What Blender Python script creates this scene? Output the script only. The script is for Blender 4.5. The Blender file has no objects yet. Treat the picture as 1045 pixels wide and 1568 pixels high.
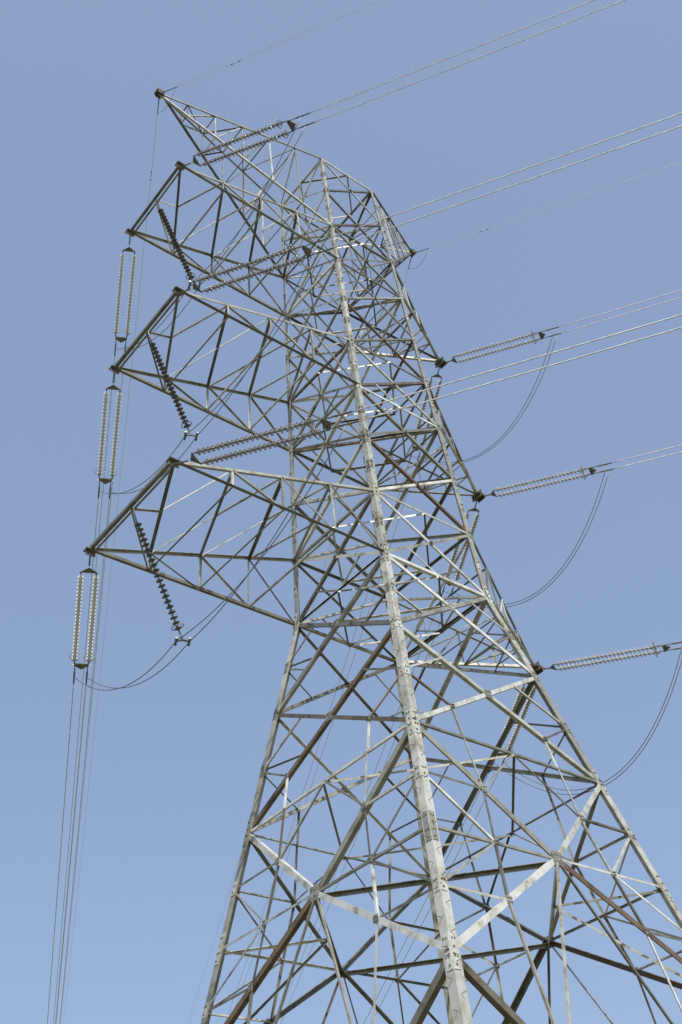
import bpy, math, random
from mathutils import Vector as V, Matrix
random.seed(7)
sc=bpy.context.scene
D=math.radians

# ------------------------------------------------------------------ materials
def newmat(n):
    m=bpy.data.materials.new(n); m.use_nodes=True
    nt=m.node_tree; b=nt.nodes['Principled BSDF']; return m,nt,b
def ramp(nt,stops):
    r=nt.nodes.new('ShaderNodeValToRGB'); e=r.color_ramp.elements
    e[0].position,e[0].color=stops[0][0],(*stops[0][1],1)
    e[1].position,e[1].color=stops[-1][0],(*stops[-1][1],1)
    for p,c in stops[1:-1]:
        k=e.new(p); k.color=(*c,1)
    return r
def steel():
    m,nt,b=newmat('galvanised_steel')
    at=nt.nodes.new('ShaderNodeAttribute'); at.attribute_name='tone'
    r=ramp(nt,[(0,(.15,.10,.06)),(.08,(.17,.13,.09)),(.14,(.15,.145,.12)),(.35,(.24,.24,.21)),(.6,(.40,.405,.365)),(.85,(.55,.555,.52)),(1,(.72,.73,.70))])
    nt.links.new(at.outputs['Fac'],r.inputs[0])
    tc=nt.nodes.new('ShaderNodeTexCoord')
    no=nt.nodes.new('ShaderNodeTexNoise'); no.inputs['Scale'].default_value=1.7; no.inputs['Detail'].default_value=8; no.inputs['Roughness'].default_value=.72
    nt.links.new(tc.outputs['Object'],no.inputs['Vector'])
    r2=ramp(nt,[(.32,(.36,.31,.24)),(.45,(.82,.79,.71)),(.55,(1.0,1.0,.97)),(.7,(1.12,1.12,1.09))])
    nt.links.new(no.outputs['Fac'],r2.inputs[0])
    mx=nt.nodes.new('ShaderNodeMix'); mx.data_type='RGBA'; mx.blend_type='MULTIPLY'; mx.inputs['Factor'].default_value=1
    nt.links.new(r.outputs[0],mx.inputs['A']); nt.links.new(r2.outputs[0],mx.inputs['B'])
    nt.links.new(mx.outputs['Result'],b.inputs['Base Color'])
    n2=nt.nodes.new('ShaderNodeTexNoise'); n2.inputs['Scale'].default_value=14; nt.links.new(tc.outputs['Object'],n2.inputs['Vector'])
    mr=nt.nodes.new('ShaderNodeMapRange'); mr.inputs['To Min'].default_value=.36; mr.inputs['To Max'].default_value=.66
    nt.links.new(n2.outputs['Fac'],mr.inputs['Value']); nt.links.new(mr.outputs['Result'],b.inputs['Roughness'])
    b.inputs['Metallic'].default_value=.3
    return m
STEEL=steel()
def simple(name,col,rough,metal=0,noise=.25,scale=6):
    m,nt,b=newmat(name)
    tc=nt.nodes.new('ShaderNodeTexCoord'); no=nt.nodes.new('ShaderNodeTexNoise'); no.inputs['Scale'].default_value=scale
    nt.links.new(tc.outputs['Object'],no.inputs['Vector'])
    r=ramp(nt,[(.3,tuple(c*(1-noise) for c in col)),(.7,tuple(min(1,c*(1+noise)) for c in col))])
    nt.links.new(no.outputs['Fac'],r.inputs[0]); nt.links.new(r.outputs[0],b.inputs['Base Color'])
    b.inputs['Roughness'].default_value=rough; b.inputs['Metallic'].default_value=metal
    return m
GLASS=simple('insulator_sunlit_glass',(.72,.74,.72),.10,noise=.1)  # bright disc glass with the sunlit look put into its colour
SHADEI=simple('insulator_shaded_glass',(.24,.23,.21),.15)  # same disc glass, darkened in colour for strings seen on their shaded side
MIDI=simple('insulator_midtone_glass',(.44,.435,.42),.15)  # disc glass in a grey between the bright and dark copies
DARKI=simple('insulator_grey_glaze',(.11,.105,.10),.2)
ALU=simple('aluminium_conductor',(.66,.66,.64),.45,.3)
ALUD=simple('weathered_jumper_cable',(.20,.205,.21),.5,.5)
HW=simple('galvanised_fittings',(.18,.175,.16),.5,.5)
CONC=simple('footing_concrete',(.32,.31,.29),.9)

# ------------------------------------------------------------------ mesh builder
class MB:
    def __init__(s): s.v=[];s.f=[];s.t=[];s.sm=False
    def box(s,o,a,b,c,tone):
        n=len(s.v)
        for p in (o,o+a,o+a+b,o+b,o+c,o+a+c,o+a+b+c,o+b+c): s.v.append(tuple(p))
        F=[(0,3,2,1),(4,5,6,7),(0,1,5,4),(1,2,6,5),(2,3,7,6),(3,0,4,7)]
        if a.cross(b).dot(c)<0: F=[tuple(reversed(q)) for q in F]
        for q in F: s.f.append(tuple(n+i for i in q)); s.t.append(tone)
    def tube(s,pts,r,seg=6,tone=.5,caps=True):
        n=len(s.v); k=len(pts)
        for i,p in enumerate(pts):
            t=(pts[min(i+1,k-1)]-pts[max(i-1,0)]).normalized()
            ref=V((0,0,1)) if abs(t.z)<.9 else V((1,0,0))
            a=t.cross(ref).normalized(); b=a.cross(t)
            rr=r[i] if isinstance(r,list) else r
            for j in range(seg):
                q=2*math.pi*j/seg; s.v.append(tuple(p+a*math.cos(q)*rr+b*math.sin(q)*rr))
        for i in range(k-1):
            for j in range(seg):
                a=n+i*seg+j; b=n+i*seg+(j+1)%seg
                s.f.append((a,b,b+seg,a+seg)); s.t.append(tone)
        if caps:
            s.f.append(tuple(n+j for j in range(seg))[::-1]); s.t.append(tone)
            s.f.append(tuple(n+(k-1)*seg+j for j in range(seg))); s.t.append(tone)
    def obj(s,name,mat,parent=None,smooth=False):
        me=bpy.data.meshes.new(name); me.from_pydata(s.v,[],s.f); me.update()
        at=me.attributes.new('tone','FLOAT','FACE'); at.data.foreach_set('value',s.t)
        if smooth: me.polygons.foreach_set('use_smooth',[True]*len(me.polygons))
        me.materials.append(mat)
        ob=bpy.data.objects.new(name,me); sc.collection.objects.link(ob)
        if parent: ob.parent=parent
        return ob
def empty(name):
    e=bpy.data.objects.new(name,None); sc.collection.objects.link(e); e.empty_display_size=.5; return e

def tone():
    x=random.random()
    if x<.11: return random.uniform(0,.10)
    if x<.42: return random.uniform(.13,.33)
    if x<.80: return random.uniform(.35,.75)
    return random.uniform(.8,1)
off=[0]
KS=.88
def angle(m,a,b,size,n,flip=None,tn=None,trim=0,th=None):
    """rolled-steel angle from a to b, one flange in the face with normal n, other flange pointing inward"""
    a=V(a);b=V(b);t=(b-a)
    L=t.length
    if L<.02: return
    size=size*KS
    t=t/L
    n=V(n); n=(n-t*n.dot(t)); 
    if n.length<1e-4: n=t.orthogonal()
    n.normalize(); s=t.cross(n)
    if (flip if flip is not None else random.random()<.5): s=-s
    th=th or max(.010,size*.11)
    off[0]=(off[0]+1)%7
    o=a-n*(.004+off[0]*.0045)-s*size*.5+t*trim
    LL=L-2*trim
    tn=tone() if tn is None else tn
    m.box(o-n*th,t*LL,s*size,n*th,tn)
    m.box(o-n*th,t*LL,s*th,-n*(size-th),tn)

# ------------------------------------------------------------------ tower geometry
HW1,SL,HWT=2.5503,.1992,1.7157
ZT=51.4; Z1,Z2,Z3=25.0,33.84,42.53; H1,H2,H3=2.99,2.85,2.80
def hw(z): return HW1+SL*(25-z) if z<=25 else HW1+(HWT-HW1)*(z-25)/(ZT-25)
CO={'F':(-1,-1),'L':(-1,1),'R':(1,-1),'B':(1,1)}
def C(k,z): w=hw(z); return V((CO[k][0]*w,CO[k][1]*w,z))
FACES={'LF':('L','F',V((-1,0,0))),'FR':('F','R',V((0,-1,0))),'RB':('R','B',V((1,0,0))),'LB':('L','B',V((0,1,0)))}
def P(face,u,z):
    a,b,n=FACES[face]; return C(a,z)*(1-u)/2+C(b,z)*(1+u)/2

tower=empty('transmission_tower')
legs=MB(); brace=MB(); plates=MB(); arms=MB(); peaks=MB()
# legs
def leg(k,z0,z1,size,tn):
    a,b=C(k,z0),C(k,z1); t=b-a
    v1=V((-CO[k][0],0,0)); v2=V((0,-CO[k][1],0)); th=size*.11
    legs.box(a,t,v1*size,v2*th,tn)
    legs.box(a+v2*th,t,v2*(size-th),v1*th,tn)
seg=[(0,5.2,.29),(5.2,10.1,.29),(10.1,17.2,.27),(17.2,21.4,.27),(21.4,25,.26),(25,30.9,.23),(30.9,36.7,.21),(36.7,42.53,.19),(42.53,51.45,.15)]
for k in CO:
    for z0,z1,s in seg: leg(k,z0,z1,s,random.uniform(.62,.88) if k=='F' else random.uniform(.4,.8))
# splice plates, gussets + bolts on legs
def bolt(p,n,s=.020):
    a=n.orthogonal().normalized(); b=n.cross(a)
    plates.box(p-a*s-b*s,a*2*s,b*2*s,n*s*1.4,random.choice([.1,.2,.5]))
def legplate(k,z,L,wid,tn):
    a=C(k,z-L/2); t=(C(k,z+L/2)-a)
    for v,n in ((V((-CO[k][0],0,0)),V((0,CO[k][1],0))),(V((0,-CO[k][1],0)),V((CO[k][0],0,0)))):
        o=a+n*.003+v*.012
        plates.box(o,t,v*wid,n*.014,tn)
        nb=max(2,int(L/.2))
        for i in range(nb):
            for q in ((.28,.72) if i%2 else (.4,)):
                bolt(o+t*((i+.5)/nb)+v*wid*q+n*.014,n)
nodes=[2.6,5.2,7.7,10.1,11.9,13.6,15.4,17.2,19.3,21.4,23.2,25,26.5,28,29.4,30.9,32.4,33.84,35.2,36.7,38.1,39.6,41,42.53,43.9,45.33,46.9,48.4,49.9]
for k in CO:
    for z in nodes:
        big=z in (5.2,10.1,13.6,17.2,25,30.9,36.7)
        w=.20 if z<25 else .15
        legplate(k,z,(.9 if big else .42)*(1 if z<30 else .8),w,random.choice([.4,.6,.7,.85]))
# step bolts on front leg and back leg
for k in ('F','B'):
    z=3.0;i=0
    while z<50:
        p=C(k,z); v=V((CO[k][0],0,0)) if i%2 else V((0,CO[k][1],0)); w=V((0,-CO[k][1],0)) if i%2 else V((-CO[k][0],0,0))
        plates.tube([p+w*.1,p+w*.1+v*.16],.010,5,.3); z+=.38;i+=1

def gusset(p,face,s=.34,tn=None):
    a,b,n=FACES[face]; h=(C(b,0)-C(a,0)).normalized(); up=n.cross(h)
    if up.z<0: up=-up
    s*=.8
    o=p-h*s/2-up*s/2+n*.004
    plates.box(o,h*s,up*s,n*.012,random.uniform(.3,.7) if tn is None else tn)
    for x in (.2,.5,.8):
        for y in (.25,.75): bolt(o+h*s*x+up*s*y+n*.012,n,.016)

# ---- body above waist: X panels
lv=[25,28,30.9,33.84,36.69,39.6,42.53,45.33,48.4,51.4]
armz=(25,28,33.84,36.69,42.53,45.33,51.4)
for f,(a,b,n) in FACES.items():
    for i in range(len(lv)-1):
        z0,z1=lv[i],lv[i+1]; s=.13 if z0<34 else .10
        angle(brace,P(f,-1,z0),P(f,1,z1),s,n); angle(brace,P(f,1,z0),P(f,-1,z1),s,n)
        w0,w1=hw(z0),hw(z1); zx=z0+(z1-z0)*w0/(w0+w1)
        gusset(P(f,0,zx),f,.2)
    for z in armz:
        angle(brace,P(f,-1,z),P(f,1,z),.11,n)
    for z0,z1 in ((25,28),(33.84,36.69),(42.53,45.33)):
        angle(brace,P(f,-.5,z0+(z1-z0)*.25),P(f,0,z0),.06,n)
        angle(brace,P(f,.5,z0+(z1-z0)*.25),P(f,0,z0),.06,n)
# diaphragms
def diaphragm(z,s=.08):
    c={k:C(k,z-.03) for k in CO}
    m=[(c['L']+c['F'])/2,(c['F']+c['R'])/2,(c['R']+c['B'])/2,(c['B']+c['L'])/2]
    for i in range(4): angle(brace,m[i],m[(i+1)%4],s,(0,0,1))
for z in armz: diaphragm(z)
for z in (25,33.84,42.53):
    angle(brace,C('F',z-.06),C('B',z-.06),.08,(0,0,1)); angle(brace,C('L',z-.09),C('R',z-.09),.08,(0,0,1))

# ---- body below waist
def mid(a,b,t=.5): return a.lerp(b,t)
ZA,ZM,ZK,ZB=17.2,21.4,13.6,10.1
for f,(a,b,n) in FACES.items():
    g=lambda u,z: P(f,u,z)
    for z0,z1 in ((ZM,25),(ZA,ZM)):
        w0,w1=hw(z0),hw(z1); zx=z0+(z1-z0)*w0/(w0+w1); X=g(0,zx); s=.155
        for sd in (-1,1):
            angle(brace,g(sd,z0),g(-sd,z1),s,n)
            zm=(z0+z1)/2; lm=g(sd,zm); q0=mid(g(sd,z0),X); q1=mid(g(sd,z1),X)
            angle(brace,lm,q0,.07,n); angle(brace,lm,q1,.07,n)
            if z0==ZA:
                bm=g(sd*.5,z0); angle(brace,q0,bm,.07,n)
                gusset(q0,f,.2)
        gusset(X,f,.36)
    angle(brace,g(-1,25),g(1,25),.14,n)
    angle(brace,g(-1,ZA),g(1,ZA),.085,n)
    # K / portal panel
    K=g(0,ZK); gusset(K,f,.5)
    for sd in (-1,1):
        A=g(sd,ZA); Bp=g(sd,ZB); H=g(sd,ZK)
        front=(f=='LF' and sd>0) or (f=='FR' and sd<0)
        if f in ('LF','FR'): ta,tb=(.4,.95) if front else (.85,.03)
        else: ta,tb=random.choice([.2,.3]),random.choice([.05,.2])
        angle(brace,A,K,.19,n,tn=ta); angle(brace,K,Bp,.19,n,tn=tb)
        angle(brace,H,K,.08,n)
        hm=mid(H,K); u1=mid(A,K); d1=mid(K,Bp)
        gusset(hm,f,.22); gusset(u1,f,.26); gusset(d1,f,.26)
        angle(brace,g(sd,(ZA+ZK)/2),u1,.08,n); angle(brace,u1,hm,.075,n); angle(brace,g(sd,(ZA+ZK)/2),hm,.075,n)
        angle(brace,d1,hm,.08,n); angle(brace,g(sd,(ZB+ZK)/2),d1,.08,n); angle(brace,g(sd,(ZB+ZK)/2),hm,.075,n)
        angle(brace,g(sd*.5,ZA),u1,.065,n); angle(brace,g(0,ZA),u1,.065,n)
        # bottom panel
        Q=g(0,5.0)
        angle(brace,Bp,Q,.20,n,tn=random.choice([.12,.16])); angle(brace,Q,g(sd,.35),.18,n)
        G=g(sd,5.0); angle(brace,G,Q,.09,n)
        e1=mid(Bp,Q); e2=mid(Q,g(sd,.35)); gm=mid(G,Q)
        angle(brace,g(sd,7.6),e1,.075,n); angle(brace,e1,gm,.07,n); angle(brace,g(sd,7.6),gm,.07,n)
        angle(brace,g(sd,2.6),e2,.075,n); angle(brace,e2,gm,.07,n)
        angle(brace,d1,e1,.08,n)
    angle(brace,K,mid(g(-1,ZB),g(0,5.0),.5),.07,n); angle(brace,K,mid(g(1,ZB),g(0,5.0),.5),.07,n)
diaphragm(ZK,.14); diaphragm(ZA,.08)
cs=[P(f,0,ZK-.05) for f in ('LF','FR','RB','LB')]
for i in range(4):
    m_=mid(cs[i],cs[(i+1)%4]); 
    k=('F','R','B','L')[i]
    angle(brace,m_,C(k,ZK-.05),.08,(0,0,1))
    angle(brace,m_,C(k,ZB),.08,(0,0,1))

# ------------------------------------------------------------------ cross-arms (rectangular ended, outer side)
def outerarm(a,e,z,h):
    W=V((-a,e,z)); N=V((-a,-e,z))
    ch={}
    for k,T,n in (('F',N,V((0,-1,0))),('L',W,V((0,1,0)))):
        bo=C(k,z); to=C(k,z+h)
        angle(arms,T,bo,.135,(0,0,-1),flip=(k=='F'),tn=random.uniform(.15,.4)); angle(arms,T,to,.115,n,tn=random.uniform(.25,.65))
        st=[(mid(T,bo,t),mid(T,to,t)) for t in (0,.26,.5,.75,1)]
        ch[k]=st
        for i in (1,2,3):
            angle(arms,st[i][0],st[i][1],.08,n,tn=random.uniform(.3,.95))
            angle(arms,st[i][1],st[i+1][0],.08,n,tn=random.uniform(.3,.95))
    f,l=ch['F'],ch['L']
    up=V((0,0,1))
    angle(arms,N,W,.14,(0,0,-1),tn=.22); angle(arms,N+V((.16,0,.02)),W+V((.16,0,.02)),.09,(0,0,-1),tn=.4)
    M=(N+W)/2
    for i in (1,2,3):
        angle(arms,f[i][0],l[i][0],.07,-up,tn=random.uniform(.3,.95))
    ms=[]
    for i in range(4):
        A,B_=(f[i],l[i+1])
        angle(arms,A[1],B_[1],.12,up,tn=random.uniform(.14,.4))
        ms.append(mid(A[1],B_[1]))
    angle(arms,M,ms[0],.07,up,tn=.7)
    for i in range(4):
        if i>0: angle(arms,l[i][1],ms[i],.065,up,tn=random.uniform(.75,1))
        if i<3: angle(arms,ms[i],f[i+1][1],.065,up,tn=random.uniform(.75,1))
    angle(arms,M,l[1][0],.07,-up)
    # tip plates
    for T,sy in ((N,-1),(W,1)):
        arms.box(T+V((-.18,-.02*sy,-.22)),V((.36,0,0)),V((0,.03*sy,0)),V((0,0,.3)),.15)
        arms.box(T+V((-.2,-.14,-.035)),V((.4,0,0)),V((0,.28,0)),V((0,0,.02)),.2)
    return W,N,M
def innerarm(a,z,h):
    T=V((a,0,z)); ch={}
    for k,n in (('R',V((0,-1,0))),('B',V((0,1,0)))):
        bo=C(k,z); to=C(k,z+h); 
        angle(arms,T,bo,.13,(0,0,-1)); angle(arms,T,to,.11,n)
        st=[(mid(T,bo,t),mid(T,to,t)) for t in (0,.3,.53,.77,1)]; ch[k]=st
        for i in (1,2,3):
            angle(arms,st[i][0],st[i][1],.07,n); angle(arms,st[i][1],st[i+1][0],.07,n)
    r,b=ch['R'],ch['B']
    for i in (1,2,3):
        angle(arms,r[i][0],b[i][0],.07,(0,0,-1)); angle(arms,r[i][1],b[i][1],.06,(0,0,1))
        A,B_=(r[i],b[i+1]) if i%2 else (b[i],r[i+1])
        angle(arms,A[0],B_[0],.07,(0,0,-1))
    arms.box(T+V((-.2,-.25,-.04)),V((.5,0,0)),V((0,.5,0)),V((0,0,.03)),.12)
    arms.box(T+V((-.1,-.3,-.2)),V((.03,0,0)),V((0,.6,0)),V((0,0,.35)),.12)
    arms.box(T+V((.15,-.2,-.2)),V((.03,0,0)),V((0,.4,0)),V((0,0,.3)),.12)
    return T
def peak(a,sd):
    T=V((sd*a,0,ZT)); ks=('F','L') if sd<0 else ('R','B'); ch={}
    nn=6 if sd<0 else 5
    for k in ks:
        n=V((0,CO[k][1],0)); bo=C(k,45.33); to=C(k,ZT-.05)
        angle(peaks,T,bo,.11,n); angle(peaks,T,to,.11,(0,0,1))
        st=[(mid(T,bo,i/nn),mid(T,to,i/nn)) for i in range(nn+1)]; ch[k]=st
        for i in range(1,nn):
            angle(peaks,st[i][0],st[i][1],.06,n); angle(peaks,st[i][0],st[i+1][1],.065,n)
    p,q=ch[ks[0]],ch[ks[1]]
    for i in range(1,nn):
        angle(peaks,p[i][0],q[i][0],.05,(0,0,-1)); angle(peaks,p[i][1],q[i][1],.055,(0,0,1))
        A,B_=(p,q) if i%2 else (q,p)
        angle(peaks,A[i][1],B_[i+1][1],.06,(0,0,1))
    peaks.box(T+V((-.15,-.16,-.18)),V((.3,0,0)),V((0,.03,0)),V((0,0,.32)),.12)
    peaks.box(T+V((-.15,.13,-.18)),V((.3,0,0)),V((0,.03,0)),V((0,0,.32)),.12)
    peaks.box(T+V((-.2,-.16,-.02)),V((.4,0,0)),V((0,.32,0)),V((0,0,.03)),.12)
    return T
OA=[outerarm(10.98,2.54,Z1,H1),outerarm(10.56,2.24,Z2,H2),outerarm(10.26,1.99,Z3,H3)]
IA=[innerarm(7.73,Z1,H1),innerarm(6.69,Z2,H2),innerarm(6.24,Z3,H3)]
PL=peak(10.10,-1); PR=peak(6.01,1)
legs.obj('legs',STEEL,tower); brace.obj('body_bracing',STEEL,tower); plates.obj('gusset_plates_and_bolts',STEEL,tower)
arms.obj('crossarms',STEEL,tower); peaks.obj('earthwire_peaks',STEEL,tower)
# footings
ft=MB()
for k in CO:
    c=C(k,0); ft.tube([V((c.x,c.y,-.3)),V((c.x,c.y,.35)),V((c.x,c.y,.42))],[.7,.55,.5],16)
ft.obj('concrete_footings',CONC,tower)

# ------------------------------------------------------------------ insulators
def lathe_disc(m,c,t,R,seg=14,tn=.5):
    a=t.orthogonal().normalized(); b=t.cross(a)
    prof=[(-.05,.035),(-.045,.05),(.0,.055),(.012,R*.6),(.04,R),(.052,R*.97),(.035,R*.6),(.03,R*.4),(.06,.03)]
    n=len(m.v)
    for z,r in prof:
        for j in range(seg):
            q=2*math.pi*j/seg; m.v.append(tuple(c+t*z+a*r*math.cos(q)+b*r*math.sin(q)))
    for i in range(len(prof)-1):
        for j in range(seg):
            p0=n+i*seg+j;p1=n+i*seg+(j+1)%seg
            m.f.append((p0,p1,p1+seg,p0+seg)); m.t.append(tn)
def discs(m,a,b,R,pitch):
    t=(b-a); L=t.length; t/=L; n=int(L/pitch)
    for i in range(n): lathe_disc(m,a+t*(i+.5)*L/n,t,R)
    m.tube([a,b],.02,6)
def ring(m,c,n,R,r,arc=1.0):
    a=n.orthogonal().normalized(); b=n.cross(a)
    pts=[c+a*R*math.cos(q*math.pi*2*arc/20)+b*R*math.sin(q*math.pi*2*arc/20) for q in range(21)]
    m.tube(pts,r,5)
def tension(T,phi,slope,link,Ls,mat,side_sep=.5,drop=0,R=.115):
    """double tension string; returns conductor start points"""
    d=V((math.cos(phi),math.sin(phi),-slope)).normalized(); s=V((-math.sin(phi),math.cos(phi),0))
    e=empty('insulator_string'); g=MB(); h=MB()
    p=T+V((0,0,-.15-drop)); a0=p+d*link
    h.tube([T+V((0,0,-.02)),p,p+d*(link*.55)],.03,6)
    def yoke(c,sgn):
        tri=[c-s*side_sep*.62,c+s*side_sep*.62,c-d*.22*sgn]
        n=d.cross(s)
        k=len(h.v)
        for off_ in (-.015,.015):
            for q in tri: h.v.append(tuple(q+n*off_))
        for f in ((0,1,2),(5,4,3),(0,3,4,1),(1,4,5,2),(2,5,3,0)): h.f.append(tuple(k+i for i in f)); h.t.append(.3)
    yoke(a0-d*.1,1)
    b0=a0+d*Ls
    for q in (-1,1):
        o=s*side_sep/2*q
        h.tube([a0-d*.12+o,a0+o],.025,6)
        discs(g,a0+o,b0+o,R,.16)
        h.tube([b0+o,b0+o+d*.18],.025,6)
        ring(h,b0+o-d*.12,(d+V((0,0,.0))).normalized(),.19,.014)
        h.tube([b0+o+d*.1,b0+o+s*q*.19-d*.12],.012,5)
    yoke(b0+d*.16+d*.1,-1); 
    end=b0+d*.45; out=[]
    h.tube([b0+d*.22-s*.26,b0+d*.22+s*.26],.04,6)
    for q in (-1,1):
        c=end+s*.22*q
        h.tube([b0+d*.22+s*.22*q,c+d*.1,c+d*.2,c+d*.75],[.02,.02,.035,.03],6)
        out.append(c+d*.7)
    g.obj('discs',mat,e,True); h.obj('fittings',HW,e)
    return out,d,s
PF,PB=D(-63),D(64)
SF,SB=.13,.13
SPAN=350
def wire(p,phi,slope,r,name='conductor_cable',span=SPAN,mat=ALU):
    m=MB(); pts=[]
    n=70
    for i in range(n+1):
        t=span*(i/n)**1.5
        pts.append(V((p.x+math.cos(phi)*t,p.y+math.sin(phi)*t,p.z-slope*t+slope/span*t*t)))
    m.tube(pts,r,6); 
    return m.obj(name,mat,None,True)
def sagline(a,b,sag,n=24,pw=1.0):
    o=[]
    for i in range(n+1):
        t=i/n; q=a.lerp(b,t); q.z-=sag*4*t*(1-t); o.append(q)
    return o
def jumper(pts,r=.016):
    m=MB(); m.tube(pts,r,6); return m.obj('jumper_cable',ALUD,None,True)
RW=.019
for i,(W,N,M) in enumerate(OA):
    ef,df,s=tension(N,PF,.16,.9,3.9,SHADEI)
    eb,db,s2=tension(W,PB,.22,.9,3.9,GLASS,R=.105)
    for c in ef: wire(c,PF,SF,RW)
    for c in eb: wire(c,PB,SB,RW)
    top=M+V((.1,0,-.15)); dr=V((.39,0,-.92)).normalized(); e=empty('insulator_string'); g=MB();h=MB()
    h.tube([M+V((.1,0,0)),top+dr*.35],.025,6)
    a=top+dr*.35; b=a+dr*3.9
    discs(g,a,b,.125,.185); h.tube([b,b+dr*.35],.028,6); J=b+dr*.35
    ring(h,b-dr*.1,dr,.19,.014)
    y=V((.45,.89,0)).normalized(); x=V((.89,-.45,0)).normalized()
    for q in (-1,1):
        h.tube([J,J+x*.2*q+V((0,0,-.05))],.03,6); h.tube([J+x*.2*q-y*.2+V((0,0,-.05)),J+x*.2*q+y*.2+V((0,0,-.05))],.04,6)
    g.obj('discs',DARKI,e,True); h.obj('fittings',HW,e)
    for q,(cf,cb) in enumerate(zip(ef,eb)):
        j=J+x*.2*(1 if q==0 else -1)+V((0,0,-.05))
        cf2=cf-df*.35; cb2=cb-db*.35
        p1=sagline(cb2+V((0,0,-.05)),j,.95+.1*q); p2=sagline(j,cf2+V((0,0,-.05)),.75+.12*q)
        jumper(p1+p2[1:])
for i,T in enumerate(IA):
    ef,df,s=tension(T+V((.1,-.25,0)),PF,.15,.6,4.0,MIDI,.42)
    eb,db,s2=tension(T+V((.1,.25,0)),PB,.22,.6,3.9,MIDI)
    for c in ef: wire(c,PF,SF,RW)
    for c in eb: wire(c,PB,SB,RW)
    for q,(cf,cb) in enumerate(zip(ef,eb)):
        jumper(sagline(cb-db*.35,cf-df*.15,3.3+.15*q,36))
for T in (PL,PR):
    for ph,sl in ((PF,.13),(PB,.12)):
        d=V((math.cos(ph),math.sin(ph),-sl)).normalized()
        st=T+d*.5+V((0,0,-.1))
        w=wire(st,ph,sl,.011,'earth_wire')
        m=MB(); m.tube([T+V((0,0,-.05)),st,st+d*.5],[.03,.025,.018],6)
        for dist in (3.6,):
            c=st+d*dist
            m.tube([c,c-V((0,0,.07))],.015,5); m.tube([c-V((0,0,.07))-d*.2,c-V((0,0,.07))+d*.2],.008,5)
            for q in (-1,1): m.tube([c-V((0,0,.07))+d*(.16*q),c-V((0,0,.07))+d*(.25*q)],.025,8)
        m.obj('damper_and_clamp',HW,w)
    m=MB(); m.tube(sagline(T+V((math.cos(PF)*.9,math.sin(PF)*.9,-.2)),T+V((math.cos(PB)*.9,math.sin(PB)*.9,-.2)),.6,12),.010,5); m.obj('earth_wire_jumper',ALUD)

# ------------------------------------------------------------------ ground
m,nt,b=newmat('dry_grass_field')
tc=nt.nodes.new('ShaderNodeTexCoord'); n1=nt.nodes.new('ShaderNodeTexNoise'); n1.inputs['Scale'].default_value=.06; n1.inputs['Detail'].default_value=10
nt.links.new(tc.outputs['Object'],n1.inputs['Vector'])
r=ramp(nt,[(.35,(.07,.09,.035)),(.5,(.13,.12,.065)),(.65,(.20,.16,.10))]); nt.links.new(n1.outputs['Fac'],r.inputs[0]); nt.links.new(r.outputs[0],b.inputs['Base Color']); b.inputs['Roughness'].default_value=1
n2=nt.nodes.new('ShaderNodeTexNoise'); n2.inputs['Scale'].default_value=4; n2.inputs['Detail'].default_value=8; nt.links.new(tc.outputs['Object'],n2.inputs['Vector'])
bu=nt.nodes.new('ShaderNodeBump'); bu.inputs['Strength'].default_value=.6; nt.links.new(n2.outputs['Fac'],bu.inputs['Height']); nt.links.new(bu.outputs[0],b.inputs['Normal'])
me=bpy.data.meshes.new('ground'); S=6000; me.from_pydata([(-S,-S,0),(S,-S,0),(S,S,0),(-S,S,0)],[],[(0,1,2,3)]); me.materials.append(m)
sc.collection.objects.link(bpy.data.objects.new('ground',me))

# ------------------------------------------------------------------ sun + sky
EL=D(50); AZ=D(-117)      # direction towards the sun, math azimuth
sd=V((math.cos(EL)*math.cos(AZ),math.cos(EL)*math.sin(AZ),math.sin(EL)))
su=bpy.data.lights.new('sun','SUN'); su.energy=5.0; su.angle=D(.53); su.color=(1,.96,.89)
so=bpy.data.objects.new('sun',su); so.rotation_euler=(-sd).to_track_quat('-Z','Y').to_euler(); sc.collection.objects.link(so)
w=bpy.data.worlds.new('World'); sc.world=w; w.use_nodes=True; nt=w.node_tree
sk=nt.nodes.new('ShaderNodeTexSky'); sk.sky_type='NISHITA'; sk.sun_disc=False; sk.sun_elevation=EL; sk.sun_rotation=math.atan2(sd.x,sd.y)
sk.air_density=1.0; sk.dust_density=3.5; sk.ozone_density=1.3
hz=nt.nodes.new('ShaderNodeMix'); hz.data_type='RGBA'; hz.blend_type='MIX'; hz.inputs['Factor'].default_value=.45
hz.inputs['B'].default_value=(2.75,3.65,5.5,1)     # flat haze colour mixed over the clear-air sky to brighten and even it
nt.links.new(sk.outputs[0],hz.inputs['A'])
nt.links.new(hz.outputs['Result'],nt.nodes['Background'].inputs[0]); nt.nodes['Background'].inputs[1].default_value=.15

# ------------------------------------------------------------------ camera
yaw,pitch,roll=.8111,.7013,-.1309
h=V((math.cos(yaw),math.sin(yaw),0)); fwd=h*math.cos(pitch)+V((0,0,math.sin(pitch)))
r0=V((h.y,-h.x,0)); u0=r0.cross(fwd)
Rr=r0*math.cos(roll)+u0*math.sin(roll); Uu=-r0*math.sin(roll)+u0*math.cos(roll)
cd=bpy.data.cameras.new('camera'); co=bpy.data.objects.new('camera',cd); sc.collection.objects.link(co)
co.matrix_world=Matrix(((Rr.x,Uu.x,-fwd.x,-24.2164),(Rr.y,Uu.y,-fwd.y,-23.4859),(Rr.z,Uu.z,-fwd.z,1.6),(0,0,0,1)))
cd.sensor_fit='VERTICAL'; cd.sensor_height=36; cd.lens=36*1699.67/1568; cd.clip_start=.1; cd.clip_end=20000
sc.camera=co
sc.view_settings.view_transform='Standard'; sc.view_settings.look='None'; sc.view_settings.exposure=0
